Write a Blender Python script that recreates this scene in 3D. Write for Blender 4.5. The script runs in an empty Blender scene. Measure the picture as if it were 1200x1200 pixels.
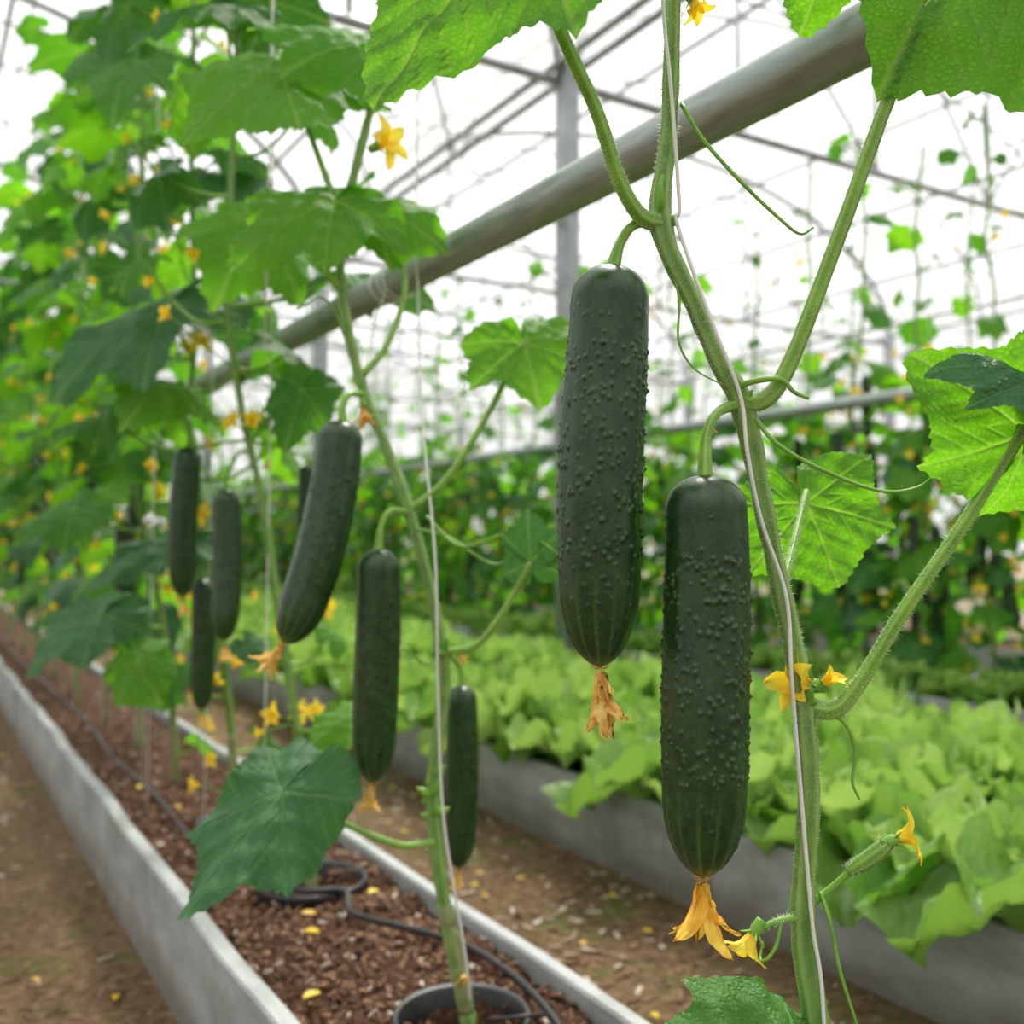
import bpy, math, random
import numpy as np
from mathutils import Vector, noise as mn
random.seed(7); np.random.seed(7)
S=bpy.context.scene; COL=S.collection
try: S.view_settings.view_transform='Standard'
except Exception: pass

# ---------------------------------------------------------------- materials
class NT:
    def __init__(s,name):
        s.m=bpy.data.materials.new(name); s.m.use_nodes=True; s.t=s.m.node_tree; s.t.nodes.clear()
        s.out=s.n('ShaderNodeOutputMaterial')
    def n(s,ty,**k):
        x=s.t.nodes.new(ty)
        for a,b in k.items(): setattr(x,a,b)
        return x
    def l(s,a,b): s.t.links.new(a,b)
    def coord(s): return s.n('ShaderNodeTexCoord').outputs['Object']
    def noise(s,scale,detail=3,vec=None,rough=.5):
        x=s.n('ShaderNodeTexNoise'); x.inputs['Scale'].default_value=scale; x.inputs['Detail'].default_value=detail; x.inputs['Roughness'].default_value=rough
        if vec is None: vec=s.coord()
        s.l(vec,x.inputs['Vector']); return x.outputs['Fac']
    def ramp(s,f,stops):
        x=s.n('ShaderNodeValToRGB'); e=x.color_ramp.elements
        while len(e)<len(stops): e.new(.5)
        for i,(p,c) in enumerate(stops):
            e[i].position=p; e[i].color=(c,c,c,1) if isinstance(c,(int,float)) else (*c,1)
        s.l(f,x.inputs[0]); return x.outputs[0]
    def mix(s,f,a,b,mode='MIX'):
        x=s.n('ShaderNodeMix',data_type='RGBA',blend_type=mode)
        for v,i in ((f,0),(a,6),(b,7)):
            if isinstance(v,(int,float)): x.inputs[i].default_value=v
            elif isinstance(v,tuple): x.inputs[i].default_value=(*v,1)
            else: s.l(v,x.inputs[i])
        return x.outputs[2]
    def attr(s,name): return s.n('ShaderNodeAttribute',attribute_name=name).outputs['Fac']
    def math(s,op,a,b=0.):
        x=s.n('ShaderNodeMath',operation=op)
        for v,i in ((a,0),(b,1)):
            if isinstance(v,(int,float)): x.inputs[i].default_value=v
            else: s.l(v,x.inputs[i])
        return x.outputs[0]
    def bump(s,h,st=.3,d=.001):
        x=s.n('ShaderNodeBump'); x.inputs['Strength'].default_value=st; x.inputs['Distance'].default_value=d
        s.l(h,x.inputs['Height']); return x.outputs[0]
    def pr(s,col,rough=.5,metal=0,nrm=None,spec=.5,coat=0):
        x=s.n('ShaderNodeBsdfPrincipled')
        for v,i in ((col,'Base Color'),(rough,'Roughness')):
            if isinstance(v,(int,float)): x.inputs[i].default_value=v
            elif isinstance(v,tuple): x.inputs[i].default_value=(*v,1)
            else: s.l(v,x.inputs[i])
        x.inputs['Metallic'].default_value=metal; x.inputs['Specular IOR Level'].default_value=spec
        x.inputs['Coat Weight'].default_value=coat
        if nrm is not None: s.l(nrm,x.inputs['Normal'])
        return x.outputs[0]
    def trans(s,sh,col,f):
        t=s.n('ShaderNodeBsdfTranslucent')
        if isinstance(col,tuple): t.inputs[0].default_value=(*col,1)
        else: s.l(col,t.inputs[0])
        x=s.n('ShaderNodeMixShader'); x.inputs[0].default_value=f; s.l(sh,x.inputs[1]); s.l(t.outputs[0],x.inputs[2]); return x.outputs[0]
    def done(s,sh): s.l(sh,s.out.inputs[0]); M[s.m.name]=s.m
M={}
def leafmat(name,c1,c2,vein,tcol,tf,rough=.45):
    N=NT(name); co=N.coord()
    a=N.attr('va'); b=N.attr('vb')
    f=N.math('ADD',N.math('MULTIPLY',N.noise(18,4,co),.6),N.math('MULTIPLY',b,.55))
    c=N.mix(N.ramp(f,[(.3,0.),(.85,1.)]),c1,c2)
    c=N.mix(N.math('MULTIPLY',a,.6),c,vein)
    vor=N.n('ShaderNodeTexVoronoi',feature='DISTANCE_TO_EDGE'); vor.inputs['Scale'].default_value=260; N.l(co,vor.inputs['Vector'])
    h=N.ramp(vor.outputs['Distance'],[(0.,0.),(.35,1.)])
    sp=N.ramp(N.noise(420,1,co),[(.70,0.),(.76,1.)])
    c=N.mix(N.math('MULTIPLY',sp,.35),c,(.6,.75,.35))
    nb=N.bump(h,.45,.0014)
    sh=N.pr(c,rough,nrm=nb,spec=.3)
    tc=N.mix(.85,tcol,N.mix(h,N.mix(.5,tcol,(0.05,.18,.0)),tcol))
    tc=N.mix(N.math('MULTIPLY',a,.5),tc,(.58,.78,.14))
    tc=N.mix(N.math('MULTIPLY',N.noise(9,3,co),.45),tc,(.10,.36,.01))
    N.done(N.trans(sh,tc,tf))
leafmat('leaf_bright',(.050,.19,.018),(.13,.36,.03),(.38,.60,.15),(.28,.74,.015),.56,.52)
leafmat('leaf_green',(.028,.125,.024),(.07,.23,.035),(.22,.42,.14),(.16,.52,.02),.48,.48)
leafmat('leaf_dark',(.026,.10,.036),(.055,.17,.058),(.15,.31,.13),(.06,.27,.035),.25,.45)
def lettmat():
    N=NT('lettuce_leaf'); a=N.attr('va'); b=N.attr('vb')
    c=N.mix(b,(.08,.25,.025),(.47,.67,.19)); c=N.mix(N.math('MULTIPLY',a,.8),c,(.74,.82,.52))
    nb=N.bump(N.noise(80,4),.9,.006)
    N.done(N.trans(N.pr(c,.34,nrm=nb,spec=.55),N.mix(b,(.20,.48,.03),(.58,.82,.17)),.35))
lettmat()
def cukemat():
    N=NT('cucumber_skin'); co=N.coord(); a=N.attr('va'); b=N.attr('vb')
    c=N.mix(N.ramp(N.noise(60,6,co,.7),[(.38,0.),(.66,1.)]),(.007,.029,.007),(.022,.068,.016))
    c=N.mix(N.ramp(N.noise(520,2,co),[(.55,0.),(.7,.4)]),c,(.05,.12,.035))
    c=N.mix(N.math('MULTIPLY',b,.4),c,(.09,.17,.06))
    c=N.mix(a,c,(.17,.31,.055))
    nb=N.bump(N.noise(600,3,co),.22,.0006)
    N.done(N.pr(c,N.ramp(N.noise(120,2,co),[(.3,.26),(.7,.38)]),nrm=nb,spec=.5))
cukemat()
def stemmat(name,c1,c2,c3):
    N=NT(name); co=N.coord(); a=N.attr('va')
    c=N.mix(N.ramp(N.noise(60,4,co),[(.35,0.),(.7,1.)]),c1,c2); c=N.mix(N.math('MULTIPLY',a,.6),c,c3)
    N.done(N.trans(N.pr(c,.45,nrm=N.bump(N.noise(700,2,co),.3,.0006)),c2,.15))
stemmat('stem',(.13,.28,.055),(.24,.43,.09),(.45,.62,.22))
stemmat('stem_old',(.22,.26,.10),(.40,.42,.20),(.55,.56,.34))
stemmat('petiole',(.16,.38,.045),(.28,.54,.07),(.48,.69,.18))
def simple(name,col,rough=.5,metal=0,sc=0,col2=None,bs=0,bd=.001,t=None,spec=.5):
    N=NT(name); c=col; nb=None
    if sc:
        f=N.noise(sc,5); c=N.mix(N.ramp(f,[(.35,0.),(.65,1.)]),col,col2 or col)
        if bs: nb=N.bump(f,bs,bd)
    sh=N.pr(c,rough,metal,nb,spec)
    if t: sh=N.trans(sh,c,t)
    N.done(sh)
simple('hair',(.85,.93,.75),.5,t=.5)
simple('petal',(1.,.70,.02),.5,0,60,(1.,.82,.08),.1,t=.42)
simple('petal_wilt',(.88,.50,.09),.6,0,150,(1.,.78,.24),.3,t=.38)
simple('petal_fading',(.92,.48,.03),.6,0,110,(1.,.74,.10),.3,t=.38)
simple('string',(.72,.73,.70),.7,0,900,(.85,.85,.82),.3)
simple('black_plastic',(.012,.012,.013),.4,0,100,(.02,.02,.02),.1)
simple('frame_metal',(.28,.30,.32),.45,.4,8,(.40,.42,.44),.05)
simple('wire',(.22,.23,.24),.5,.3)
simple('mulch',(.09,.04,.02),.85,0,60,(.27,.145,.08),.2)
simple('perlite',(.52,.44,.36),.9)
def pipemat():
    N=NT('galvanised_steel'); co=N.coord()
    mp=N.n('ShaderNodeMapping'); mp.inputs['Scale'].default_value=(1,.12,1); N.l(co,mp.inputs[0])
    f=N.noise(90,5,mp.outputs[0],.65); g=N.noise(14,4,co)
    c=N.mix(N.ramp(f,[(.3,0.),(.7,1.)]),(.24,.28,.27),(.43,.48,.47)); c=N.mix(N.ramp(g,[(.5,0.),(.75,.5)]),c,(.20,.22,.19))
    N.done(N.pr(c,N.ramp(f,[(.3,.34),(.7,.50)]),.45,N.bump(f,.3,.0009)))
pipemat()
def boardmat():
    N=NT('bed_board'); co=N.coord()
    mp=N.n('ShaderNodeMapping'); mp.inputs['Scale'].default_value=(1,.25,1); N.l(co,mp.inputs[0])
    f=N.noise(22,6,mp.outputs[0],.65)
    c=N.mix(N.ramp(f,[(.3,0.),(.7,1.)]),(.25,.27,.27),(.44,.465,.465))
    sx=N.n('ShaderNodeSeparateXYZ'); N.l(co,sx.inputs[0])
    z=N.math('ADD',sx.outputs[2],N.math('MULTIPLY',N.noise(9,4,co),.14))
    c=N.mix(N.ramp(z,[(.08,.75),(.17,0.)]),c,(.15,.125,.09))
    c=N.mix(N.ramp(N.noise(5,5,co,.7),[(.5,0.),(.62,.5)]),c,(.19,.19,.165))
    N.done(N.pr(c,.6,nrm=N.bump(f,.35,.003)))
boardmat()
def soilmat():
    N=NT('soil'); co=N.coord(); f=N.noise(70,6,co,.7); g=N.noise(9,3,co)
    c=N.ramp(f,[(.3,(.024,.011,.006)),(.5,(.095,.044,.023)),(.7,(.24,.14,.085))])
    c=N.mix(N.ramp(g,[(.45,0.),(.7,.5)]),c,(.045,.022,.013))
    N.done(N.pr(c,.9,nrm=N.bump(f,1.,.012),spec=.2))
soilmat()
def groundmat():
    N=NT('dirt_ground'); co=N.coord(); f=N.noise(45,7,co,.7); g=N.noise(2.2,4,co); h=N.noise(6,5,co,.6)
    c=N.ramp(f,[(.3,(.06,.034,.017)),(.5,(.17,.105,.055)),(.7,(.34,.24,.14))])
    c=N.mix(N.ramp(g,[(.4,0.),(.65,.5)]),c,(.27,.19,.11))
    c=N.mix(N.ramp(h,[(.52,0.),(.66,.7)]),c,(.10,.135,.03))
    N.done(N.pr(c,.95,nrm=N.bump(f,.9,.015),spec=.15))
groundmat()
def filmmat():
    N=NT('greenhouse_film')
    a=N.n('ShaderNodeBsdfTransparent'); a.inputs[0].default_value=(.97,.975,.98,1)
    t=N.n('ShaderNodeBsdfTranslucent'); t.inputs[0].default_value=(.95,.96,.97,1)
    x=N.n('ShaderNodeMixShader'); x.inputs[0].default_value=.28; N.l(a.outputs[0],x.inputs[1]); N.l(t.outputs[0],x.inputs[2]); N.done(x.outputs[0])
filmmat()

# ---------------------------------------------------------------- mesh builder
class MB:
    def __init__(s): s.v=[];s.f=[];s.mi=[];s.a=[];s.b=[];s.mats=[];s.n=0
    def add(s,v,f,mat,a=None,b=0.):
        v=np.asarray(v,float); k=len(v)
        if mat not in s.mats: s.mats.append(mat)
        f=np.asarray(f,int)+s.n; s.f+=f.tolist(); s.mi+= [s.mats.index(mat)]*len(f)
        s.v.append(v); s.a.append(np.zeros(k) if a is None else a); s.b.append(np.full(k,b) if np.isscalar(b) else b); s.n+=k
    def build(s,name,parent=None,loc=(0,0,0),smooth=True):
        me=s.mesh(name,smooth); return place(name,me,loc,parent)
    def mesh(s,name,smooth=True):
        me=bpy.data.meshes.new(name); v=np.concatenate(s.v)
        me.from_pydata(v.tolist(),[],s.f)
        for m in s.mats: me.materials.append(M[m])
        me.polygons.foreach_set('material_index',s.mi); me.polygons.foreach_set('use_smooth',[smooth]*len(s.f))
        for nm,arr in (('va',s.a),('vb',s.b)):
            at=me.attributes.new(nm,'FLOAT','POINT'); at.data.foreach_set('value',np.concatenate(arr).astype(np.float32))
        me.update(); return me
def place(name,me,loc=(0,0,0),parent=None,rz=0,sc=1):
    o=bpy.data.objects.new(name,me); COL.objects.link(o); o.location=loc; o.rotation_euler[2]=rz
    o.scale=(sc,sc,sc) if np.isscalar(sc) else sc
    if parent: o.parent=parent
    return o
def empty(name):
    o=bpy.data.objects.new(name,None); o.empty_display_size=.1; COL.objects.link(o); return o
def mm(*a): return [tuple(c/1000 for c in p) for p in a]
def gridf(n,m,wrap=True):
    i=np.arange(n-1)[:,None]; j=np.arange(m if wrap else m-1)[None,:]; j2=(j+1)%m
    return np.stack([i*m+j,i*m+j2,(i+1)*m+j2,(i+1)*m+j],-1).reshape(-1,4)
def cr(pts,n=8):
    p=np.asarray(pts,float)
    if len(p)==2: return p[0]+(p[1]-p[0])*np.linspace(0,1,n+1)[:,None]
    q=np.vstack([2*p[0]-p[1],p,2*p[-1]-p[-2]]); out=[]
    t=np.linspace(0,1,n,endpoint=False)[:,None]
    for i in range(len(p)-1):
        a,b,c,d=q[i:i+4]
        out.append(.5*((2*b)+(c-a)*t+(2*a-5*b+4*c-d)*t*t+(3*b-a-3*c+d)*t**3))
    return np.vstack(out+[p[-1:]])
def frames(p):
    T=np.gradient(p,axis=0); T/=np.linalg.norm(T,axis=1)[:,None]+1e-12
    u=np.cross(T[0],[0.3,.2,1.]); 
    if np.linalg.norm(u)<.05: u=np.cross(T[0],[1,0,0.])
    u/=np.linalg.norm(u); U=[]
    for t in T:
        u=u-t*np.dot(u,t); u/=np.linalg.norm(u); U.append(u)
    U=np.array(U); return T,U,np.cross(T,U)
def tube(mb,pts,rad,mat,seg=8,n=8,ribs=0,ra=.13,b=0.,lump=0.):
    p=cr(pts,n); N=len(p)
    if np.isscalar(rad): r=np.full(N,rad)
    else: r=np.interp(np.linspace(0,1,N),np.linspace(0,1,len(rad)),rad)
    if lump: r=r*(1+lump*np.array([mn.noise(Vector(q)*60) for q in p]))
    T,U,V=frames(p); ph=np.linspace(0,2*np.pi,seg,endpoint=False)
    k=np.cos(ribs*ph)*ra if ribs else np.zeros(seg)
    R=r[:,None]*(1+k)[None,:]
    v=p[:,None,:]+R[...,None]*(np.cos(ph)[None,:,None]*U[:,None,:]+np.sin(ph)[None,:,None]*V[:,None,:])
    a=np.tile(np.clip(k/ra,0,1) if ribs else np.zeros(seg),(N,1)).reshape(-1)
    f=gridf(N,seg); v=v.reshape(-1,3)
    v=np.vstack([v,p[:1],p[-1:]]); a=np.append(a,[0,0]); 
    mb.add(v,f,mat,a,b)
    j=np.arange(seg); base=mb.n-len(v)
    caps=[[base+N*seg,base+(x+1)%seg,base+x] for x in j]+[[base+N*seg+1,base+(N-1)*seg+x,base+(N-1)*seg+(x+1)%seg] for x in j]
    mb.f+=[[int(y) for y in c] for c in caps]; mb.mi+=[mb.mats.index(mat)]*len(caps)
def hairs(mb,pts,rad,per_m=5000,L=.0024,w=.00022):
    p=cr(pts,10); N=len(p)
    r=np.full(N,rad) if np.isscalar(rad) else np.interp(np.linspace(0,1,N),np.linspace(0,1,len(rad)),rad)
    T,U,V=frames(p); ln=np.linalg.norm(np.diff(p,axis=0),axis=1).sum(); n=int(ln*per_m)
    i=np.random.rand(n)*(N-1.001); i0=i.astype(int); fr=(i-i0)[:,None]
    q=p[i0]*(1-fr)+p[i0+1]*fr; rr=r[i0][:,None]; ph=np.random.rand(n)[:,None]*6.283
    d=np.cos(ph)*U[i0]+np.sin(ph)*V[i0]; t=T[i0]; s=np.cross(d,t)
    dd=d+np.random.normal(0,.25,(n,3))
    base=q+d*rr*.92
    v=np.stack([base+t*w,base-t*w*.5+s*w*.87,base-t*w*.5-s*w*.87,base+dd*(L*(.6+.8*np.random.rand(n)))[:,None]],1).reshape(-1,3)
    k=np.arange(n)[:,None]*4; f=np.concatenate([k+np.array([[0,1,3]]),k+np.array([[1,2,3]]),k+np.array([[2,0,3]])])
    mb.add(v,f,'hair')
# ---------------------------------------------------------------- organs
def cucumber(mb,pts,R,hi=True,seed=0,nose=.20,top=.085):
    rs=np.random.RandomState(seed); n,m=(340,240) if hi==2 else ((150,96) if hi else (22,14))
    p=cr(pts,40); s=np.r_[0,np.cumsum(np.linalg.norm(np.diff(p,axis=0),axis=1))]; L=s[-1]
    x=np.linspace(0,1,n); t=.6*x+.4*(1-np.cos(np.pi*x))/2
    c=np.stack([np.interp(t*L,s,p[:,k]) for k in range(3)],1)
    k=np.clip((top-t)/top,0,1); prof=(1-k**2.1)**(1/2.1)
    k2=np.clip((t-(1-nose))/nose,0,1); prof*=(1-k2**2.1)**(1/1.9)
    prof*=.90+.10*np.sin(np.pi*np.clip(t*.95+.02,0,1))
    prof=np.maximum(prof,.10*(t<.5)+.08*(t>=.5))
    T,U,V=frames(c); ph=np.linspace(0,2*np.pi,m,endpoint=False)
    tt,pp=np.meshgrid(t,ph,indexing='ij')
    r=R*prof[:,None]*(1+.014*np.cos(9*pp+1)*np.clip(tt*4,0,1)+.012*np.sin(2*pp+seed)+.01*np.sin(9*tt+pp))
    wart=np.zeros_like(r)
    if hi:
        for _ in range(760 if hi==2 else 520):
            bt=rs.uniform(.10,.93); den=1 if .20<bt<.76 else .35
            if rs.rand()>den: continue
            bp=rs.uniform(0,6.283); sz=rs.uniform(.0009,.0017)*(R/.027); ht=rs.uniform(.0006,.0015)*(1 if den==1 else .5)*(R/.027)
            dt=(tt-bt)*L; dp=((pp-bp+np.pi)%(2*np.pi)-np.pi)*R
            q=(dt/(sz*1.15))**2+(dp/sz)**2; g=np.exp(-q)
            r+=ht*g+ht*.35*np.exp(-q*5)-ht*.15*np.exp(-q*.28); wart=np.maximum(wart,np.exp(-q*2.5)*den*rs.uniform(.2,1))
    st=np.clip(np.cos(13*pp+.3*np.sin(20*tt))*1.5-.8,0,1)*np.clip((tt-.74)/.22,0,1)*.38
    st+=np.clip(np.cos(9*pp)*1.3-.8,0,1)*np.clip((.12-tt)/.12,0,1)*.15+np.clip((tt-.965)/.035,0,1)*.5
    v=c[:,None,:]+r[...,None]*(np.cos(ph)[None,:,None]*U[:,None]+np.sin(ph)[None,:,None]*V[:,None])
    v=np.vstack([v.reshape(-1,3),c[:1],c[-1:]]); mb.add(v,gridf(n,m),'cucumber_skin',np.append(np.clip(st,0,1).reshape(-1),[0,.6]),np.append(wart.reshape(-1),[0,0]))
    b=mb.n-len(v); caps=[[b+n*m,b+(j+1)%m,b+j] for j in range(m)]+[[b+n*m+1,b+(n-1)*m+j,b+(n-1)*m+(j+1)%m] for j in range(m)]
    mb.f+=caps; mb.mi+=[mb.mats.index('cucumber_skin')]*len(caps)
A_=np.radians([0,6,16,30,44,54,66,86,103,114,128,150,170,180]); R_=np.array([1.04,.97,.86,.74,.77,.88,.76,.63,.70,.78,.68,.58,.46,.12])
def leaf(mb,base,tip,nrm,w=1.,mat='leaf_green',q=1,droop=.25,fold=.12,wave=.05,seed=0,tone=None):
    rs=np.random.RandomState(seed+11); nr,na={2:(46,240),1:(22,120),0:(5,26)}[q]
    base=np.array(base,float); tip=np.array(tip,float); Y=tip-base; L=np.linalg.norm(Y); Y/=L
    Z=np.array(nrm,float); Z-=Y*np.dot(Z,Y); Z/=np.linalg.norm(Z); X=np.cross(Y,Z)
    ph=np.linspace(-np.pi,np.pi,na,endpoint=False); r=np.interp(np.abs(ph),A_,R_)
    if q: 
        r=r*(1+.045*((np.abs(ph)*9)%1.0-.5)) if q==2 else r*(1+.03*np.sin(ph*36))
        r=r*(1+.03*np.sin(5*ph+rs.rand()*6))
    t=np.linspace(0,1,nr)**.9
    tt,pp=np.meshgrid(t,ph,indexing='ij'); rho=tt*r[None,:]
    x=w*rho*np.sin(pp); y=rho*np.cos(pp)
    vein=np.zeros_like(rho); best=np.full_like(rho,9.); sec=np.zeros_like(rho)
    for ang in np.radians([0,54,-54,114,-114]):
        d=(pp-ang+np.pi)%(2*np.pi)-np.pi; sl=rho*np.cos(d); dl=rho*np.abs(np.sin(d))
        wd=.016*(1-.6*np.clip(rho,0,1)); mk=np.where(np.cos(d)>0,np.exp(-(dl/wd)**2),0); vein=np.maximum(vein,mk)
        qv=(sl-.95*dl)/.15; fr=np.abs(qv-np.round(qv))*.15
        sm=.6*np.exp(-(fr/.010)**2); sec=np.where(np.abs(d)<best,sm,sec); best=np.minimum(best,np.abs(d))
    if q: vein=np.maximum(vein,sec)
    else: vein=vein*.5
    a,b,c=rs.rand(3)*6.28
    z=-droop*rho**2*1.0+fold*np.abs(x)*(1-.3*rho)+wave*np.sin(3*pp+a)*tt**2+wave*.6*np.sin(7*pp+b)*tt**3
    if q: z+=.022*(1-vein)*np.clip(tt*3,0,1)+wave*.3*np.sin(13*pp+c)*tt**4+.014*np.sin(x*22+a)*np.sin(y*22+b)
    y2=y-.25*droop*np.sign(y)*y**2
    P=base+L*(x[...,None]*X+y2[...,None]*Y+z[...,None]*Z)
    mb.add(P.reshape(-1,3),gridf(nr,na),mat,vein.reshape(-1),rs.rand() if tone is None else tone)
def flower(mb,base,axis,R=.02,op=.9,seed=0,wilt=False,calyx=True,mat=None,wf=.62):
    rs=np.random.RandomState(seed); base=np.array(base,float); ax=np.array(axis,float); ax/=np.linalg.norm(ax)
    u=np.cross(ax,[.31,.77,.2]); u/=np.linalg.norm(u); v=np.cross(ax,u); ns,nw=10,7
    for k in range(5):
        az=k*1.2566+rs.uniform(-.15,.15); d=np.cos(az)*u+np.sin(az)*v; sd=np.cross(ax,d)
        s=np.linspace(0,1,ns); o=op*rs.uniform(.75,1.2)
        ang=o*1.35*np.clip(s*1.6,0,1)**1.3+(.5*s**3 if not wilt else rs.uniform(-.6,.9)*s**2)
        LL=R*rs.uniform(.85,1.15); rad=np.cumsum(np.sin(ang))/ns*LL+.08*R; h=np.cumsum(np.cos(ang))/ns*LL
        wd=R*(.08+.62*s**.6)*(1-s**1.7)**.9*(wf if not wilt else .38)+R*.008
        jj=np.linspace(-1,1,nw)
        curl=(.35 if not wilt else .9)
        P=base+h[:,None,None]*ax+rad[:,None,None]*d+(wd[:,None]*jj[None,:])[...,None]*sd
        lift=(np.abs(jj)[None,:]**1.5*wd[:,None]*curl)
        P=P+lift[...,None]*(ax*np.sin(ang)[:,None,None]-d*np.cos(ang)[:,None,None])
        P=P+rs.normal(0,R*(.025 if wilt else .012),P.shape)+sd*(rs.uniform(-.25,.25)*R*s**2)[:,None,None]
        mb.add(P.reshape(-1,3),gridf(ns,nw,False),mat or ('petal_wilt' if wilt else 'petal'),None,rs.rand())
    if calyx:
        tube(mb,[base-ax*R*.25,base,base+ax*R*.18],[R*.12,R*.15,R*.11],'petiole',8,3)
        for k in range(5):
            az=k*1.2566+.6; d=np.cos(az)*u+np.sin(az)*v
            tube(mb,[base,base+ax*R*.15+d*R*.18,base+ax*R*.25+d*R*.36],[R*.035,R*.03,R*.008],'petiole',5,3)
def tendril(mb,pts,r=.0008,curl=0,cr_=.006):
    pts=[np.array(p,float) for p in pts]
    if curl:
        d=pts[-1]-pts[-2]; d/=np.linalg.norm(d); u=np.cross(d,[0,.3,1]); u/=np.linalg.norm(u); c=pts[-1]
        for k in range(1,int(curl*8)):
            a=k*.785; pts.append(c+u*cr_*(1-np.cos(a))*(1-k*.02)+d*cr_*np.sin(a)+np.cross(u,d)*.0012*k)
    tube(mb,pts,[r*1.3,r,r*.6],'petiole',7,8)

# ---------------------------------------------------------------- hero vine (nearest plant)
v1=empty('cucumber_plant')
st1=mm((530,476,140),(523,468,360),(521,467,405),(512,470,478),(514,466,558),(511,466,608),(511,471,642),(498,482,727),(477,486,818),(460,489,846),(445,497,885),(424,507,941),(431,507,1006),(435,507,1094),(448,519,1200),(470,540,1600),(480,560,2200))
r1=[.009,.0085,.0082,.0078,.0066,.0068,.0072,.0058,.0074,.0058,.0055,.0072,.0052,.005,.005,.0045,.004]
mb=MB(); tube(mb,st1,r1,'stem',30,12,ribs=5,ra=.14,lump=.14); hairs(mb,st1[1:15],.0062,7000); mb.build('main_stem',v1)
mb=MB()
def knot(p,r,n=5,seed=0):
    rs=np.random.RandomState(seed); p=np.array(p)
    for k in range(n):
        d=rs.normal(0,1,3); d/=np.linalg.norm(d)
        tube(mb,[p,p+d*r*.8,p+d*r*1.5+[0,0,r*.3]],[r*.55,r*.45,r*.08],'petiole',8,4)
knot((.425,.506,.943),.0075,5,1); knot((.474,.487,.822),.0085,6,2); knot((.513,.469,.624),.0085,7,3); knot((.514,.468,.484),.007,5,4)
mb.build('stem_nodes',v1)
pet=dict(a=mm((424,507,941),(406,507,943),(388,506,963),(369,504,1002),(332,501,1062),(327,497,1122)),
 b=mm((475,487,823),(483,470,825),(493,457,852),(510,432,930),(526,408,1008),(537,388,1056),(567,369,1142)),
 c=mm((512,470,622),(522,453,619),(532,441,635),(549,417,686),(572,390,741),(594,363,802)),
 d=mm((503,480,693),(548,510,727),(602,546,770)))
mb=MB()
for k,rr in (('a',[.0058,.0048,.0044,.004,.004]),('b',[.006,.005,.0045,.004,.0038]),('c',[.006,.0052,.0045,.004,.004]),('d',[.0025,.0022,.002])):
    tube(mb,pet[k],rr,'petiole',24,12,ribs=5,ra=.12,lump=.05); hairs(mb,pet[k],rr,6500,.0023)
br5=mm((515,468,489),(528,460,501),(536,449,515)); br6=mm((513,469,481),(492,471,483),(474,476,478))
tube(mb,br5,[.0028,.0022,.0022],'petiole',12); tube(mb,br6,[.0028,.002,.0022],'petiole',12); hairs(mb,br6,.002,6000)
tube(mb,mm((436,508,1110),(480,500,1170),(540,485,1200),(572,470,1190)),.0035,'petiole',12)
mb.build('petioles',v1)
mb=MB()
cp=mm((534,452,512),(545,441,524),(553,432,535)); tube(mb,cp,[.0028,.0052,.0056,.0052,.003],'petiole',20,8,ribs=7,ra=.10,lump=.15); hairs(mb,cp,.005,9000,.0016)
mb.build('immature_cucumber',v1)
mb=MB()
tendril(mb,mm((521,464,498),(519,454,482),(525,451,449),(537,446,407),(540,445,380)),.0012)
tendril(mb,mm((521,460,616),(524,446,613),(532,443,594),(530,444,574),(534,442,562)),.0012)
tendril(mb,mm((479,478,812),(488,468,795),(508,450,778),(534,424,763),(555,411,765),(566,403,777),(570,401,789)),.0012)
tendril(mb,mm((438,502,1022),(441,484,992),(456,464,960),(477,452,937),(488,446,928),(495,441,932)),.0012)
tendril(mb,mm((468,485,832),(472,470,835),(482,458,835),(490,454,827),(498,449,823)),.0018)
tendril(mb,mm((429,505,919),(432,499,890),(429,496,861),(438,491,843),(454,481,832)),.0008)
tendril(mb,mm((422,507,945),(418,500,952),(416,498,962),(420,500,970)),.0022)
tendril(mb,mm((492,471,483),(485,468,470),(480,470,462)),.0010,1,.005)
mb.build('tendrils',v1)
mb=MB()
leaf(mb,(.320,.501,1.122),(.216,.513,.990),(-.50,-.70,.5),.72,'leaf_bright',2,.10,-.05,.05,1,.6)
leaf(mb,(.567,.369,1.142),(.604,.306,.952),(-.62,-.70,.25),.72,'leaf_bright',2,.08,.06,.04,2,.9)
leaf(mb,(.572,.470,1.190),(.540,.490,1.099),(-.5,-.75,.3),.8,'leaf_bright',2,.2,-.1,.06,6,.4)
leaf(mb,(.597,.362,.798),(.532,.385,.843),(-.45,-.80,-.35),.98,'leaf_bright',2,.34,.25,.12,3,.7)
leaf(mb,(.578,.345,.825),(.534,.367,.857),(-.35,-.6,.75),.62,'leaf_dark',2,.45,-.3,.10,9,.6)
leaf(mb,(.602,.546,.760),(.612,.520,.692),(-.6,-.78,.2),1.2,'leaf_bright',2,.20,-.15,.08,4,.7)
leaf(mb,(.477,.447,.418),(.385,.452,.452),(-.1,-.55,.85),.75,'leaf_green',2,.25,-.15,.06,5,.9)
mb.build('leaves',v1)
mb=MB(); flower(mb,(.520,.466,.634),(-.037,.006,.006),.034,.8,5); flower(mb,(.521,.462,.634),(.3,-.5,.5),.018,.5,15)
flower(mb,(.553,.432,.535),(.020,-.018,.011),.028,1.0,6,wf=.5); flower(mb,(.475,.476,.479),(-.014,.003,-.019),.028,.75,7,wf=.5); flower(mb,(.455,.492,.812),(-.01,0,-.02),.010,.3,8,True)
flower(mb,(.450,.507,1.100),(.01,-.01,-.02),.02,.7,9)
mb.build('flowers',v1)
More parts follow.
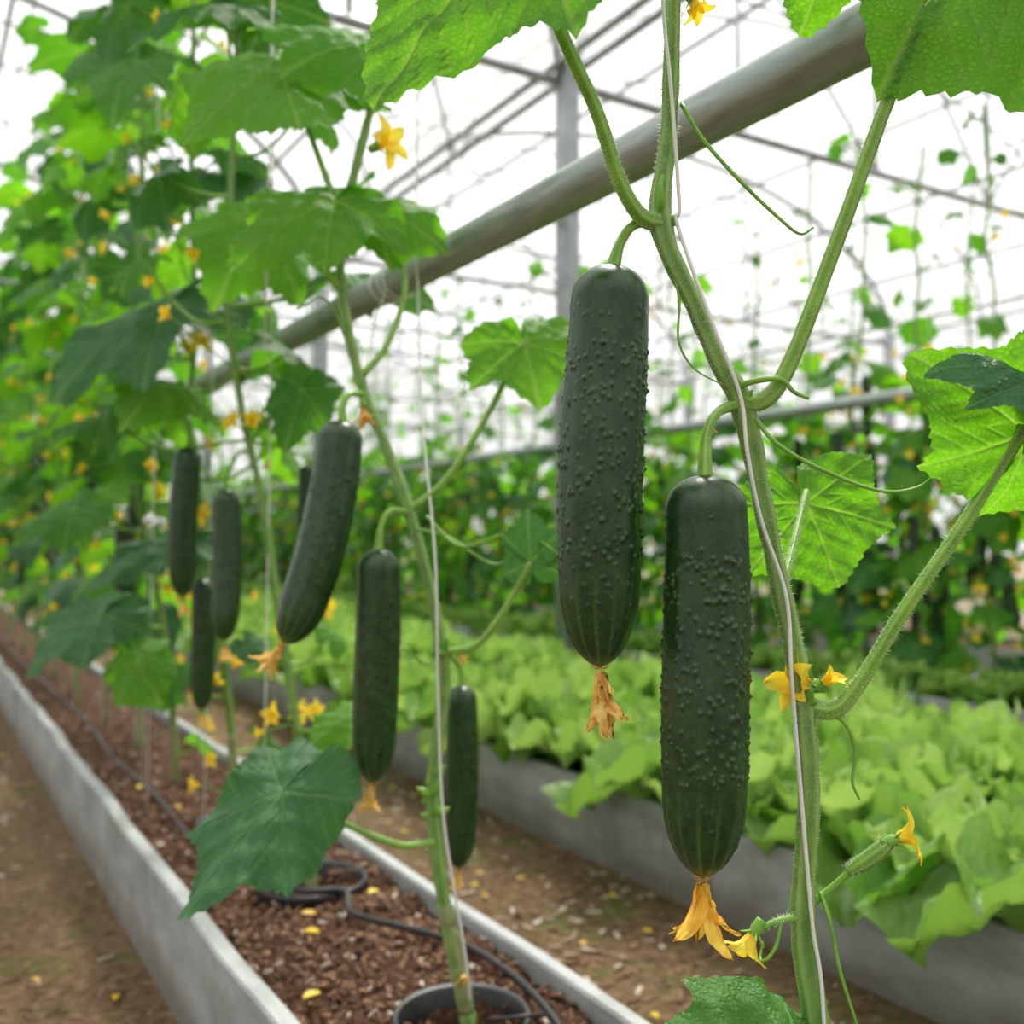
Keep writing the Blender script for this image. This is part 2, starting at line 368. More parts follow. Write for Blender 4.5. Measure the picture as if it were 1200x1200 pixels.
def hero_cuke(pts,R,ped,fl,hi,op,fR,seed,wilt=True,pr=.003,fm=None):
    e=empty('cucumber'); mb=MB(); cucumber(mb,pts,R,hi,seed); mb.build('fruit',e)
    mb=MB(); tube(mb,ped,[pr*1.25,pr,pr,pr*1.6],'petiole',18,10,ribs=5,ra=.1); 
    if hi==2: hairs(mb,ped,pr,6000,.0014)
    mb.build('peduncle',e)
    mb=MB(); b=np.array(fl[0]); ax=np.array(fl[1])-b; b=np.array(pts[-1])+ax*.02
    flower(mb,b,ax,fR,op,seed,wilt,False,fm,.36); flower(mb,b,ax,fR*.8,op*.5,seed+50,True,False,fm)
    for k in range(7):
        a=k*.9; d=np.array([math.cos(a),math.sin(a),-.2])*R*.24; tube(mb,[b,b+d*.6,b+d+[0,0,.003]],[.0007,.0005,.0002],'petal_wilt',5,3)
    mb.build('withered_blossom',e); return e
hero_cuke(mm((393,521,912),(392,524,862),(387,524,788),(387,527,705),(388,528,649)),.0270,mm((421,509,943),(405,513,938),(398,518,926),(394,521,909)),mm((391,526,649),(396,525,607)),2,.12,.043,21)
hero_cuke(mm((438,481,773),(440,483,694),(437,482,608),(437,485,517)),.0273,mm((474,487,822),(452,483,815),(442,484,800),(438,482,770)),mm((438,485,517),(438,484,471)),2,.42,.046,27,False,.003,'petal_fading')
# ---------------------------------------------------------------- second vine
v2=empty('cucumber_plant')
st2=mm((573,1045,140),(571,1042,179),(542,1044,308),(529,1047,437),(538,1037,566),(528,1040,646),(500,1053,765),(482,1073,835),(455,1098,927),(436,1106,1028),(444,1122,1115),(465,1105,1228),(476,1096,1290),(481,1088,1413),(490,1090,1800),(500,1090,2300))
mb=MB(); tube(mb,st2,[.0095,.009,.008,.0085,.0072,.0065,.0068,.006,.006,.0055,.0055,.005,.005,.005,.0045,.004],'stem',20,10,ribs=5,ra=.12,lump=.25); hairs(mb,st2[1:13],.006,2500,.0024,.0003)
tube(mb,mm((571,1042,179),(562,1043,225),(550,1044,275),(542,1044,308)),[.0105,.0098,.0095,.009],'stem_old',14,8,lump=.3)
for z,x,y in ((.437,.529,1.047),(.415,.531,1.046),(.46,.531,1.046),(.605,.534,1.038)):
    knot((x,y,z),.013,8,int(z*1000))
mb.build('main_stem',v2)
mb=MB(); P2=dict(p6=mm((502,1052,767),(533,1020,804),(574,992,883),(605,970,963)),p7=mm((537,1036,601),(561,998,613),(579,962,658),(590,930,708)),p8=mm((530,1044,382),(485,1040,386),(424,1041,416),(350,1044,460)),
 p9=mm((444,1122,1115),(428,1130,1162),(398,1167,1279),(379,1177,1320)),p9b=mm((436,1106,1028),(406,1111,1066),(424,1098,1126)),p11=mm((459,1096,927),(493,1097,972),(520,1110,1054),(493,1138,1139)))
for k,p in P2.items():
    rr=[.0045,.0036,.0032]; tube(mb,p,rr,'petiole',12,10,ribs=5,ra=.1); hairs(mb,p,.0034,2200,.0022,.0003)
tendril(mb,mm((513,1034,760),(538,996,725),(582,957,740),(610,929,716)),.0015,1.5,.012)
tendril(mb,mm((505,1045,745),(530,1010,735),(570,980,705),(600,960,720)),.0013,1,.01)
tendril(mb,mm((445,1105,960),(420,1090,1000),(400,1080,1010),(385,1075,1000)),.0012,1.2,.01)
tendril(mb,mm((535,1040,600),(510,1030,590),(480,1025,610),(450,1020,600)),.0012,1.2,.01)
mb.build('petioles',v2)
mb=MB()
leaf(mb,(.605,.970,.960),(.602,.930,.890),(-.45,-.85,.25),1.25,'leaf_bright',1,.15,-.1,.09,20,.9)
leaf(mb,(.590,.930,.708),(.573,.915,.765),(-.6,-.6,.5),.8,'leaf_dark',1,.25,-.15,.06,21)
leaf(mb,(.348,1.045,.462),(.226,1.000,.372),(-.45,-.70,.70),.62,'leaf_dark',2,.22,-.25,.11,22,1.)
leaf(mb,(.424,1.098,1.131),(.290,1.080,1.062),(-.45,-.75,.55),.72,'leaf_bright',2,.25,-.15,.08,23,.6)
leaf(mb,(.377,1.179,1.320),(.365,1.056,1.205),(-.35,-.75,.45),1.05,'leaf_bright',2,.25,-.2,.08,24,.6)
leaf(mb,(.493,1.138,1.145),(.560,1.061,1.105),(-.35,-.8,.5),.8,'leaf_bright',1,.3,-.2,.08,25,.5)
leaf(mb,(.455,1.105,1.33),(.33,1.15,1.37),(-.3,-.6,.6),.8,'leaf_bright',1,.3,-.15,.08,26,.5)
mb.build('leaves',v2)
mb=MB(); flower(mb,(.466,1.075,1.196),(.015,-.04,.004),.040,1.0,31); flower(mb,(.456,1.087,.893),(0,-.01,-.036),.030,.4,32,True); flower(mb,(.545,1.02,.600),(.02,-.03,-.02),.016,.5,33,True)
flower(mb,(.566,1.04,.23),(-.02,-.03,-.02),.02,.4,34,True); mb.build('flowers',v2)
hero_cuke(mm((420,1063,867),(411,1059,802),(396,1059,725),(375,1063,659),(356,1064,619)),.0272,mm((461,1095,905),(431,1067,899),(421,1062,885),(420,1063,862)),mm((354,1065,618),(332,1080,587)),1,.35,.042,41,pr=.0035)
hero_cuke(mm((454,1035,722),(455,1038,629),(454,1042,543),(453,1046,459)),.0255,mm((500,1053,765),(468,1038,764),(456,1034,746),(454,1036,718)),mm((452,1046,459),(447,1050,428)),1,.3,.034,42,pr=.0035)
hero_cuke(mm((622,1150,543),(625,1152,435),(623,1158,304)),.0215,mm((540,1045,605),(605,1136,577),(620,1150,562),(622,1150,540)),mm((623,1158,304),(622,1158,280)),1,.3,.025,43,pr=.003)

# ---------------------------------------------------------------- generic plants
def spread(rs,mb,stem,z0,z1,dz,size,q=0,mats=('leaf_green','leaf_dark','leaf_bright'),fl=.5,cu=0.,cz=(.3,1.2),pl=.15,prob=1.,pm=(.34,.16,.50),fo=.16):
    p=cr(stem,10); z=z0; az=rs.rand()*6.28
    while z<z1:
        i=int(np.argmin(np.abs(p[:,2]-z))); b=p[i]; az+=2.4+rs.uniform(-.5,.5)
        if rs.rand()<prob:
            d=np.array([np.cos(az),np.sin(az),0]); l=pl*rs.uniform(.6,1.25)
            e=b+d*l+[0,0,l*rs.uniform(.2,.8)]; m_=b+d*l*.45+[0,0,l*.05]
            tube(mb,[b,m_,e],[.004,.003,.003],'petiole',6,4)
            sz=size*rs.uniform(.55,1.35); dn=rs.uniform(.05,1.3)
            dd=d+rs.normal(0,.4,3)*[1,1,0]; tip=e+dd/np.linalg.norm(dd)*sz-np.array([0,0,dn*sz])
            tip=e+(tip-e)/np.linalg.norm(tip-e)*sz
            leaf(mb,e,tip,d*.5+np.array([0,0,1.])+rs.normal(0,.3,3),rs.uniform(.8,1.1),mats[rs.choice(len(mats),p=pm)],q,rs.uniform(.15,.55),rs.uniform(-.3,.1),.09,int(rs.randint(9999)))
        nf=rs.poisson(fl if z<1.2 else fl*.45)
        for _ in range(nf):
            a=rs.rand()*6.28; d=np.array([np.cos(a),np.sin(a),rs.uniform(-.3,.6)]); fb=b+d*rs.uniform(.03,fo)+[0,0,rs.uniform(-.03,.03)]
            tube(mb,[b,fb],.0012,'petiole',5,2); flower(mb,fb,d,rs.uniform(.020,.034),rs.uniform(.5,1),int(rs.randint(999)),False,False)
        if cz[0]<z<cz[1] and rs.rand()<cu:
            a=rs.rand()*6.28; d=np.array([np.cos(a),np.sin(a),0]); t=b+d*rs.uniform(.035,.06)-[0,0,.03]; Lc=rs.uniform(.14,.24)
            tube(mb,[b,(b+t)/2+[0,0,.012],t],.003,'petiole',6,4); bt=t-[0,0,Lc]+rs.normal(0,.012,3)*[1,1,0]
            cucumber(mb,[t,(t+bt)/2+rs.normal(0,.005,3),bt],rs.uniform(.019,.024),False); flower(mb,bt,(0,0,-1),.028,.3,3,True,False)
        z+=dz*rs.uniform(.75,1.25)
def strand(mb,x,y,z0,z1,r=.0013): tube(mb,[(x,y,z0),(x+.01,y,(z0+z1)/2),(x,y,z1)],r,'string',5,3)
def genplant(seed,h,size,dz,cu,cz,fl,z0=.25,prob=1.,top=None,pl=.15,pm=(.34,.16,.50)):
    rs=np.random.RandomState(seed); mb=MB(); stem=[(0,0,-.01)]; x=y=0
    for z in np.arange(.15,h,.16):
        x=x*.7+rs.uniform(-.022,.022); y=y*.7+rs.uniform(-.022,.022); stem.append((x,y,z))
    tube(mb,stem,[.0085,.0065,.006,.006],'stem',8,4)
    tube(mb,stem[:3],[.0098,.008,.006],'stem_old',8,4)
    spread(rs,mb,stem,z0,top or h,dz,size,0,fl=fl,cu=cu,cz=cz,prob=prob,pl=pl,pm=pm)
    if top:
        spread(rs,mb,stem,top,h,.11,size*.66,0,fl=.3,prob=.7,pl=.08)
    for k in range(6):
        z=rs.uniform(.5,h); a=rs.rand()*6.28; d=np.array([math.cos(a),math.sin(a),0]); b=np.array([0,0,z]); tube(mb,[b,b+d*.06+[0,0,.03],b+d*.13,b+d*.16-[0,0,.05]],.0014,'petiole',5,4)
    strand(mb,.015,.0,0,max(h,2.55)-.15,.0018); return mb.mesh('cucumber_plant_mesh')
rowA=[genplant(100+i,2.25+.08*i,.120,.060,.40,(.45,1.25),1.9,.30,pm=(.36,.20,.44)) for i in range(4)]
rowB=[genplant(200+i,1.85+.1*i,.105,.033,.26,(.30,1.15),1.7,.03,1.,1.02+.08*(i%3),.14,(.38,.07,.55)) for i in range(5)]
SZ=.15
def midplant(base,stem,seed,leaves,cukes,z0,top=2.4,dz=.10,fl=.5):
    e=empty('cucumber_plant'); rs=np.random.RandomState(seed); mb=MB()
    tube(mb,[base]+stem,[.009,.0075,.006,.005,.005],'stem',12,8,ribs=5,ra=.1,lump=.2)
    tube(mb,[base,(np.array(base)+np.array(stem[0]))/2,stem[0]],[.0105,.0095,.0085],'stem_old',10,5,lump=.3)
    full=[base]+stem; p=cr(full,10)
    for (b,t,n,w,m,f) in leaves:
        b=np.array(b); i=int(np.argmin(np.linalg.norm(p-b,axis=1)+np.abs(p[:,2]-b[2]+.06)*1.0)); s=p[i]
        tube(mb,[s,(s+b)/2+[0,0,-.01],b],[.0045,.0035,.003],'petiole',10,6)
        leaf(mb,b,t,n,w,m,1,.25,f,.08,int(b[0]*9999)%999,rs.uniform(.4,1))
    spread(rs,mb,full,z0,top,dz,.118,1,fl=fl,pl=.13)
    spread(rs,mb,full,.22,z0,.12,.07,1,fl=fl*.8,pl=.08,prob=.5,fo=.10)
    mb.build('vine_and_leaves',e)
    for (a,b,R) in cukes:
        a=np.array(a);b=np.array(b); c=empty('cucumber'); mb=MB(); mid=(a+b)/2+rs.normal(0,.004,3)
        cucumber(mb,[a,mid,b],R,1,int(rs.randint(99)));
        i=int(np.argmin(np.linalg.norm(p-a-[0,0,.05],axis=1))); s=p[i]
        tube(mb,[s,(s+a)/2+[0,0,.03],a+[0,0,.015],a-[0,0,.004]],[.004,.003,.003,.005],'petiole',8,6); flower(mb,b,(0.1,-.1,-1),.036,.35,5,True)
        mb.build('fruit',c)
    return e
midplant((.583,1.598,.145),mm((575,1598,300),(552,1600,450),(520,1602,650),(492,1606,820),(462,1615,960),(440,1620,1160),(450,1610,1500),(465,1600,2300)),51,
 [((.580,1.412,.473),(.497,1.390,.448),(-.4,-.6,.8),.7,'leaf_bright',-.15),((.529,1.50,.968),(.486,1.48,.88),(-.5,-.8,.2),.8,'leaf_green',-.2),((.60,1.5,1.16),(.70,1.38,1.135),(-.1,-.6,.8),.7,'leaf_green',-.1)],
 [(mm((443,1624,816))[0],mm((438,1613,570))[0],.0235)],1.02,2.35,.075,1.2)
midplant((.57,2.0,.145),mm((560,2000,350),(525,1990,600),(490,1975,800),(462,1960,960),(470,1950,1150),(460,1950,1500),(470,1950,2400)),52,
 [((.379,1.746,1.138),(.165,1.763,1.011),(-.3,-.6,.9),.6,'leaf_dark',-.15),((.446,1.942,.732),(.269,1.893,.691),(-.2,-.5,.85),.5,'leaf_dark',-.1),((.389,2.055,.495),(.415,1.96,.421),(-.4,-.8,.4),.8,'leaf_bright',-.1),((.497,1.898,1.43),(.319,1.891,1.362),(-.2,-.5,.9),.6,'leaf_dark',-.1),((.30,1.9,.95),(.20,1.87,.92),(-.2,-.5,.85),.7,'leaf_green',-.1)],
 [(mm((421,1787,898))[0],mm((416,1799,633))[0],.0245),(mm((484,1933,660))[0],mm((486,1940,409))[0],.0225),(mm((651,1823,876))[0],mm((646,1831,754))[0],.016)],.85,2.45,.065,1.5)
midplant((.56,2.46,.145),mm((540,2450,400),(500,2445,650),(455,2440,850),(450,2440,1100),(460,2440,1700),(470,2440,2450)),53,
 [((.336,2.143,.584),(.177,2.125,.502),(-.2,-.6,.9),.65,'leaf_dark',-.1),((.30,2.25,.80),(.17,2.22,.74),(-.2,-.6,.9),.65,'leaf_green',-.1)],
 [(mm((430,2430,779))[0],mm((432,2440,452))[0],.024)],.62,2.5,.06,1.7)
y=2.92; i=0
while y<13:
    place('cucumber_plant',rowA[i%4],(.56-.02*(i%3),y,SZ),None,random.uniform(0,6.28),random.uniform(.95,1.04)); y+=.42; i+=1
for X0,z0,Y0,Y1,k in ((3.05,.22,-.3,13,.28),(4.55,.22,1.0,14,.40)):
    y=Y0
    while y<Y1:
        place('cucumber_plant',rowB[random.randrange(5)],(X0+random.uniform(-.08,.08),y,z0),None,random.uniform(0,6.28),random.uniform(.92,1.08)); y+=k
# ---------------------------------------------------------------- strings
def string_obj(pts,r=.0014):
    mb=MB(); tube(mb,pts,r,'string',8,14); return mb
mb=string_obj(mm((440,540,2590))+mm((424,505,1300),(422,501,1174),(423,503,1089),(425,498,1030),(431,497,952),(430,498,939),(444,480,871),(464,476,825),(468,474,788),(480,474,744),(495,467,694),(495,463,644),(500,462,582),(509,460,482),(517,458,410),(525,462,150)),.0013)
mb.build('support_string')
mb=string_obj(mm((600,1215,2590),(589,1206,1540),(579,1195,1344),(567,1175,1117),(566,1167,1058),(528,1078,889),(513,1012,715),(518,1014,570),(526,1014,415),(559,1023,252),(572,1036,184),(574,1040,150)),.0015)
for yy,k in ((1.30,0),(1.315,.6),(1.345,.2)):
    tube(mb,[(.6+.0255*math.cos(a+k),yy+.006*math.sin(a),1.106+.0255*math.sin(a+k)) for a in np.linspace(0,6.283,17)],.0016,'string',6,3)
tube(mb,[(.58,1.30,1.09),(.56,1.30,1.03),(.53,1.26,.95)],.0013,'string',6,6)
mb.build('support_string')
mb=MB()
for (x,yy) in ((.50,1.6),(.50,1.97),(.48,2.45),(.66,1.75),(.44,2.2),(.42,1.35)): strand(mb,x,yy,SZ if x<.6 and yy!=1.35 else 1.0,2.59,.0014)
mb.build('support_string')
# ---------------------------------------------------------------- pipe rails
def rail(name,x,z,r,y0,y1):
    mb=MB(); tube(mb,[(x,y,z) for y in np.linspace(y0,y1,14)],r,'galvanised_steel',40,3)
    for y in np.arange(y0+.35,y1,2.4):
        if y>2.: tube(mb,[(x,y,z),(x,y+.06,z)],r*1.12,'galvanised_steel',40,2)
    for y in (3.49,6.49,9.49):
        tube(mb,[(x,y,z+r),(x,y,2.72)],.003,'wire',8,2)
    mb.build(name)
rail('metal_support_pipe',.6,1.106,.0235,-1.0,12)
rail('metal_support_pipe',2.9,1.23,.0235,-1.0,13)
# ---------------------------------------------------------------- beds
def box(mb,x0,x1,y0,y1,z0,z1,mat,jit=0,bev=.003):
    b=bev; v=[]
    for z,i in ((z0,0),(z1-b,0),(z1,b)):
        v+=[(x0+i,y0,z),(x1-i,y0,z),(x1-i,y1,z),(x0+i,y1,z)]
    f=[(0,3,2,1)]+[(k*4+j,k*4+(j+1)%4,k*4+4+(j+1)%4,k*4+4+j) for k in (0,1) for j in range(4)]+[(8,9,10,11)]
    mb.add(v,[q for q in f],mat)
def wavyboard(mb,x0,x1,y0,y1,z1,amp,seed):
    n=int((y1-y0)/.06)+2; ys=np.linspace(y0,y1,n); prof=[(x0,-.01),(x0,z1-.004),(x0+.003,z1),(x1-.003,z1),(x1,z1-.004),(x1,-.01)]
    V=[];
    for y in ys:
        dx=amp*mn.noise(Vector((seed,y*2.3,0))); dz=amp*.6*mn.noise(Vector((seed+5,y*3,1)))
        V+=[(px+dx*(.4+z/z1*.6),y,z+(dz if z>0 else 0)) for px,z in prof]
    f=gridf(n,6,False); mb.add(V,f,'bed_board'); b=mb.n-len(V)
    mb.f+=[[b+j for j in range(6)],[b+(n-1)*6+j for j in reversed(range(6))]]; mb.mi+=[mb.mats.index('bed_board')]*2
def soil(mb,x0,x1,y0,y1,z,res,holes=()):
    nx=max(3,int((x1-x0)/res)); ny=int((y1-y0)/res); V=[]
    for y in np.linspace(y0,y1,ny):
        for x in np.linspace(x0,x1,nx):
            h=.012*mn.noise(Vector((x*14,y*14,0)))+.009*mn.noise(Vector((x*60,y*60,2)))+.01*mn.noise(Vector((x*4,y*4,5)))
            for hx,hy,hr in holes:
                d=math.hypot(x-hx,y-hy)
                if d<hr: h-=.022*min(1,(hr-d)/.012)
            V.append((x,y,z+h))
    mb.add(V,gridf(ny,nx,False)[:,::-1],'soil')
bed=empty('raised_bed'); mb=MB()
y=-.6
k=0
while y<13:
    wavyboard(mb,.363,.390,y,y+1.195,.18,.014,k); wavyboard(mb,.715,.738,y+.3,y+1.495,.18,.006,k+30); y+=1.2; k+=1
mb.build('boards',bed,smooth=False)
pots=[(.569,1.05,.075),(.583,1.598,.085),(.57,2.0,.07),(.53,.475,.075)]
mb=MB(); soil(mb,.380,.722,-.6,3.4,.152,.007,pots); soil(mb,.380,.722,3.4,13.5,.152,.04); mb.build('soil',bed)
mb=MB(); rs=np.random.RandomState(5)
for i in range(7500):
    y=rs.beta(1.1,2.2)*5+.1; x=rs.uniform(.392,.712); l=rs.uniform(.002,.008); w=l*rs.uniform(.25,.6); a=rs.rand()*3.14
    if any(math.hypot(x-hx,y-hy)<hr for hx,hy,hr in pots) and rs.rand()<.8: continue
    c,s=math.cos(a),math.sin(a); z=.156+.012*mn.noise(Vector((x*14,y*14,0)))+.01*mn.noise(Vector((x*4,y*4,5)))+rs.uniform(-.002,.004); t=rs.normal(0,.3,2)
    q=[(-l,-w),(l,-w),(l,w),(-l,w)]; V=[(x+c*u-s*v,y+s*u+c*v,z+u*t[0]+v*t[1]) for u,v in q]+[(x+c*u*.8-s*v*.7,y+s*u*.8+c*v*.7,z+.0022+u*t[0]+v*t[1]) for u,v in q]
    mb.add(V,[(4,5,6,7),(0,1,5,4),(1,2,6,5),(2,3,7,6),(3,0,4,7)],'perlite' if rs.rand()<.06 else 'mulch')
mb.build('mulch_chips',bed,smooth=False)
for j,(x,y,r) in enumerate(pots):
    e=empty('irrigation_pot'); mb=MB()
    n=40; prof=[(r-.004,.118),(r-.001,.170),(r+.005,.175),(r+.008,.169),(r+.005,.160),(r-.002,.118)]
    V=[(x+R*math.cos(a),y+R*math.sin(a),z) for (R,z) in prof for a in np.linspace(0,6.283,n,endpoint=False)]
    mb.add(V,gridf(len(prof),n),'black_plastic'); mb.build('pot_rim',e)
mb=MB(); zz=.170
tube(mb,[(x,y,zz+dz) for x,y,dz in ((.53,1.60,.0),(.545,1.53,.008),(.60,1.50,.008),(.585,1.44,0),(.594,1.395,0),(.645,1.30,0),(.674,1.22,0),(.678,1.11,0),(.66,1.0,.002),(.62,.85,0),(.60,.6,.002),(.61,.2,0),(.6,-.3,0))],.0050,'black_plastic',12,8)
tube(mb,[(x,y,zz) for x,y in ((.53,1.6),(.50,1.75),(.47,1.95),(.48,2.3),(.47,2.8),(.49,3.5),(.47,5),(.48,8),(.48,12))],.0045,'black_plastic',10,8)
tube(mb,[(.66,1.0,zz),(.62,.99,zz+.012),(.585,1.02,zz+.004)],.0022,'black_plastic',8,8)
mb.build('drip_irrigation_tube')
def bedbox(x0,x1,y0,y1,h,seg,seed):
    e=empty('raised_bed'); mb=MB(); y=y0;k=seed
    while y<y1:
        wavyboard(mb,x0,x0+.03,y,y+seg-.008,h,.006,k); wavyboard(mb,x1-.03,x1,y,y+seg-.008,h,.006,k+9); y+=seg; k+=1
    mb.build('boards',e,smooth=False); mb=MB(); soil(mb,x0+.02,x1-.02,y0,y1,h-.03,.05); mb.build('soil',e); return e
bedbox(1.35,2.32,-.62,14,.18,1.05,60); bedbox(2.75,3.35,-1,14,.24,1.3,90); bedbox(4.25,4.9,-1,14,.24,1.3,120)
# ---------------------------------------------------------------- lettuce
def lettuce(seed):
    rs=np.random.RandomState(seed); mb=MB(); n=22
    for i in range(n):
        f=i/(n-1); az=i*2.4+rs.uniform(-.3,.3); el=1.42-1.05*f+rs.uniform(-.22,.22); L=.075+.110*f**.8*rs.uniform(.7,1.25)
        W=L*rs.uniform(.40,.58); ns,nw=11,13; s=np.linspace(0,1,ns)[:,None]; j=np.linspace(-1,1,nw)[None,:]
        ang=el-(.35+1.1*f)*s**1.6+(1-f)*.4*s; 
        rad=np.cumsum(np.cos(ang),0)/ns*L; h=np.cumsum(np.sin(ang),0)/ns*L+.03*(1-f)
        wd=W*(.16+1.0*s**.9)*(1-s**4.5*.8)*np.ones_like(j)*(1+.06*np.sin(s*19+rs.rand()*6+3*j))
        cup=.40*W*j**2*(1+.4*s); ruf=.15*W*np.sin(j*9+s*11+rs.rand()*6)*np.abs(j)**1.2*(.3+s)+.09*W*np.sin(s*16+rs.rand()*6+2*j)
        d=np.array([math.cos(az),math.sin(az),0]); sd=np.array([-d[1],d[0],0]); up=np.array([0,0,1.])
        nx=-np.sin(ang); nz=np.cos(ang)
        r2=rad+(cup+ruf)*nx; h2=h+(cup+ruf)*nz
        P=(r2[...,None]*d+h2[...,None]*up+(wd*j*.8)[...,None]*sd)+[0,0,.01]
        mid=np.exp(-(j/.13)**2)*(1-s*.6)
        mb.add(P.reshape(-1,3),gridf(ns,nw,False),'lettuce_leaf',mid.reshape(-1)*np.ones(ns*nw),np.clip(.95-f*.5+rs.uniform(-.45,.3),0,1))
    return mb.mesh('lettuce_mesh')
LT=[lettuce(i) for i in range(7)]
crop=empty('lettuce_crop')
for xi in range(5):
    y=.0+random.random()*.1
    while y<13.5:
        s=random.uniform(.85,1.25)
        place('lettuce_head',LT[random.randrange(7)],(1.430+xi*.197+random.uniform(-.02,.02),y,.145),crop,random.uniform(0,6.28),(s,s,s*random.uniform(.9,1.45))); y+=random.uniform(.19,.25)
crop2=empty('lettuce_crop')
y=0
while y<13:
    place('lettuce_head',LT[random.randrange(7)],(2.86,y,.20),crop2,random.uniform(0,6.28),random.uniform(.8,1.)); y+=.2
# ---------------------------------------------------------------- debris
mb=MB(); rs=np.random.RandomState(8)
def petalflat(x,y,z,R):
    a=rs.rand()*6.28; d=np.array([math.cos(a),math.sin(a),0]); sd=np.array([-d[1],d[0],0]); s=np.linspace(0,1,6)
    P=[]
    for q in s:
        for j in (-1,-.4,.4,1): P.append(np.array([x,y,z])+d*R*q+sd*j*R*.35*math.sin(math.pi*min(1,q*.9+.08))+np.array([0,0,.004+.25*R*q*(1-q)+abs(j)*.004]))
    mb.add(P,gridf(6,4,False),'petal' if rs.rand()<.6 else 'petal_wilt')
for x,y in ((.52,1.47),(.50,1.40),(.60,1.72),(.62,1.66),(.45,1.2),(.66,1.5),(.5,2.2),(.64,2.1),(.6,.9),(.48,1.65),(.5,1.85),(.46,2.4)): petalflat(x,y,.162,.024)
for i in range(120): petalflat(rs.uniform(.8,1.3) if i%2 else rs.uniform(-.5,.33),rs.uniform(.6,5),.003,.018)
mb.build('fallen_petals')
mb=MB()
for i in range(5000):
    x=rs.uniform(.76,1.34) if i%2 else rs.uniform(-1.0,.35); y=rs.beta(1.2,2)*6+.3; l=rs.uniform(.003,.020); w=rs.uniform(.0008,.004); a=rs.rand()*3.14; c,s=math.cos(a),math.sin(a)
    V=[(x+c*u-s*v,y+s*u+c*v,.002+rs.uniform(0,.005)) for u,v in ((-l,-w),(l,-w),(l,w),(-l,w))]; mb.add(V,[(0,1,2,3)],'perlite' if rs.rand()<.25 else 'mulch')
mb.build('ground_litter',smooth=False)
# ---------------------------------------------------------------- greenhouse shell
mb=MB(); V=[(x,y,0) for y in (-30,50) for x in (-40,50)]; mb.add(V,[(0,1,3,2)],'dirt_ground'); mb.build('floor',smooth=False)
X0,X1,X2=-3.6,2.4,8.4; EV,RG=2.75,4.1; Y0,Y1=-5.51,15.49
xs=np.concatenate([X0+3-3*np.cos(np.linspace(0,np.pi,17)),X1+3-3*np.cos(np.linspace(0,np.pi,17))])
def arch(x,c): return EV+(RG-EV)*math.sqrt(max(0,1-((x-c)/3)**2))
mb=MB(); V=[(x,y,arch(x,c)) for y in (Y0,Y1) for x,c in zip(xs,[X0+3]*17+[X1+3]*17)]
mb.add(V,gridf(2,34,False),'greenhouse_film'); mb.build('ceiling')
def wall(name,a,b):
    mb=MB(); mb.add([(*a,0),(*b,0),(*b,EV),(*a,EV)],[(0,1,2,3)],'greenhouse_film'); return mb.build(name,smooth=False)
wall('wall_left',(X0,Y0),(X0,Y1)); wall('wall_right',(X2,Y0),(X2,Y1))
for nm,y in (('wall_back',Y1),('wall_front',Y0)):
    mb=MB(); n=34; V=[(x,y,0) for x in xs]+[(x,y,arch(x,c)) for x,c in zip(xs,[X0+3]*17+[X1+3]*17)]
    mb.add(V,gridf(2,n,False),'greenhouse_film'); mb.build(nm,smooth=False)
mb=MB(); fm='frame_metal'
def bar(a,b,r,seg=8): tube(mb,[a,b],r,fm,seg,1)
for y in np.arange(Y0,Y1+.1,3.):
    y=min(max(y,Y0+.06),Y1-.06)
    for x in (X0+.05,X1,X2-.05):
        box(mb,x-.038,x+.038,y-.038,y+.038,0,EV+.05,fm)
    for c in (X0+3,X1+3):
        arc=[(c-2.97*math.cos(a),y,EV-.03+(RG-EV)*math.sin(a)) for a in np.linspace(0,math.pi,15)]
        tube(mb,arc,.025,fm,8,2); bar((c-2.95,y,EV-.05),(c+2.95,y,EV-.05),.022)
        for k in (1,2,3,4,5):
            x=c-3+k; zt=arch(x,c)-.03; bar((x,y,EV-.05),(x,y,zt),.012)
            x2=x+(1 if k<3 else -1); 
            if k!=3: bar((x2,y,EV-.05),(x,y,zt),.010)
for y in np.arange(Y0+1,Y1,1.):
    if abs((y-Y0)%3)<.1: continue
    for c in (X0+3,X1+3):
        tube(mb,[(c-2.97*math.cos(a),y,EV-.02+(RG-EV)*math.sin(a)) for a in np.linspace(0,math.pi,13)],.012,fm,6,1)
for c in (X0+3,X1+3):
    for a in np.linspace(0.06,math.pi-.06,9): bar((c-2.95*math.cos(a),Y0+.05,EV+(RG-EV)*math.sin(a)-.06),(c-2.95*math.cos(a),Y1-.05,EV+(RG-EV)*math.sin(a)-.06),.018)
mb.build('greenhouse_frame')
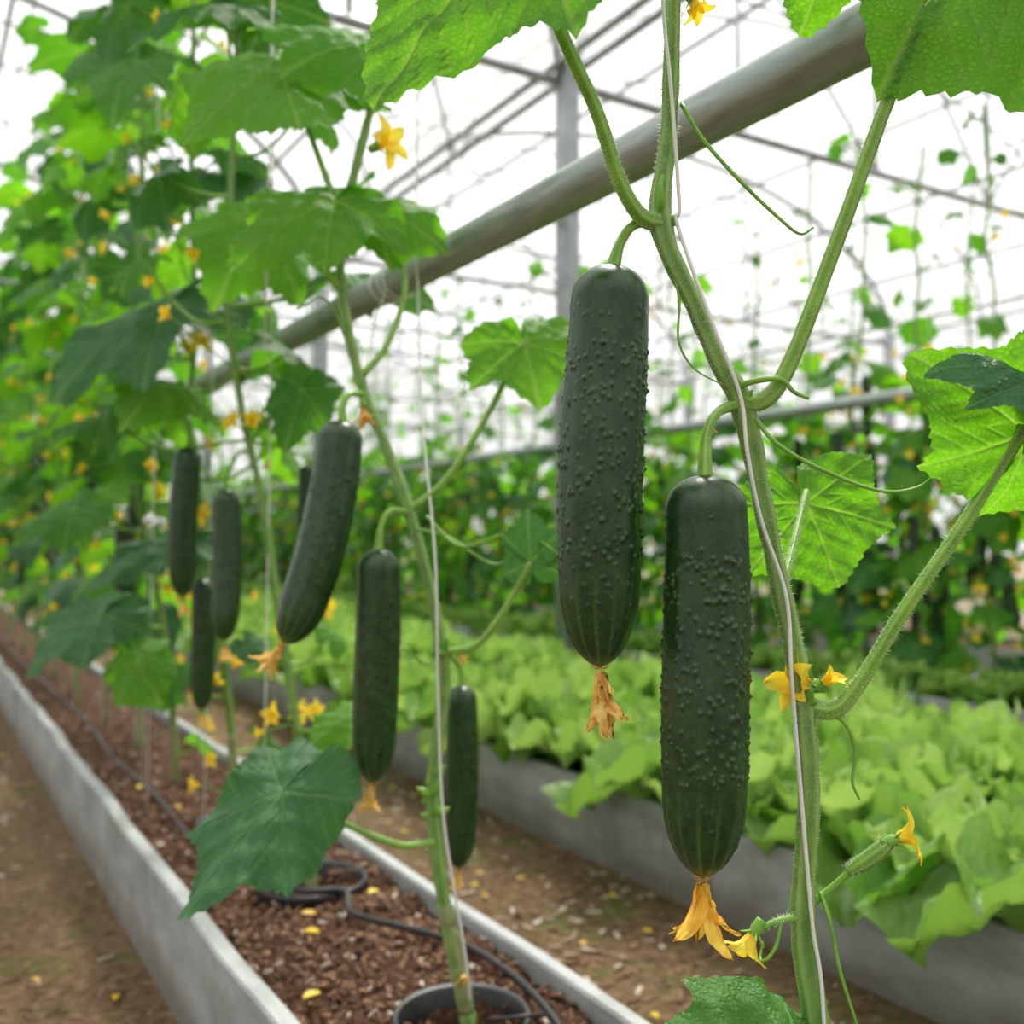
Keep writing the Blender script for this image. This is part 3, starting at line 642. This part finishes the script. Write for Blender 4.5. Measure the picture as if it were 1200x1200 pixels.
mb=MB(); ya,yb=Y0+.1,Y1-.1; xa,xb=X0+.12,X2-.12
for x in (-2.4,-1.2,.35,.6,.85,1.8,2.9,3.2,4.4,4.7,6,7): tube(mb,[(x,ya,2.6),(x,yb,2.6)],.004 if x not in(.6,2.9) else .009,'wire',6,1)
for y in np.arange(Y0+.5,Y1,1.5): tube(mb,[(xa,y,2.61),(xb,y,2.61)],.005,'wire',6,1)
for y in (5.2,9.7,13): tube(mb,[(xa,y,1.95),(xb,y,1.95)],.012,'frame_metal',8,1)
for x in (2.33,5.3): tube(mb,[(x,ya,2.1),(x,yb,2.1)],.014,'frame_metal',8,1)
mb.build('crop_wire_grid')
# ---------------------------------------------------------------- light & camera
w=bpy.data.worlds.new('overcast_sky'); S.world=w; w.use_nodes=True; t=w.node_tree; bg=t.nodes['Background']
tc=t.nodes.new('ShaderNodeTexCoord'); sx=t.nodes.new('ShaderNodeSeparateXYZ'); rp=t.nodes.new('ShaderNodeValToRGB')
t.links.new(tc.outputs['Generated'],sx.inputs[0]); t.links.new(sx.outputs[2],rp.inputs[0]); t.links.new(rp.outputs[0],bg.inputs[0])
rp.color_ramp.elements[0].position=0; rp.color_ramp.elements[0].color=(.52,.545,.555,1); rp.color_ramp.elements[1].position=.9; rp.color_ramp.elements[1].color=(1.,1.,.99,1)
bg.inputs[1].default_value=1.5
L=bpy.data.lights.new('sun','SUN'); L.energy=6.6; L.angle=math.radians(14); L.color=(1,.95,.86); lo=bpy.data.objects.new('sun',L); COL.objects.link(lo)
dv=Vector((-.38,-.40,-.82)); lo.rotation_euler=dv.to_track_quat('-Z','Y').to_euler()
cam=bpy.data.cameras.new('camera'); cam.lens=35; cam.sensor_width=36; co=bpy.data.objects.new('camera',cam); COL.objects.link(co); S.camera=co
co.location=(0,0,.73); co.rotation_euler=(math.radians(90)+math.atan(35/1167),0,math.radians(-31.3)); cam.clip_start=.02
cam.dof.use_dof=True; cam.dof.focus_distance=.66; cam.dof.aperture_fstop=5.2
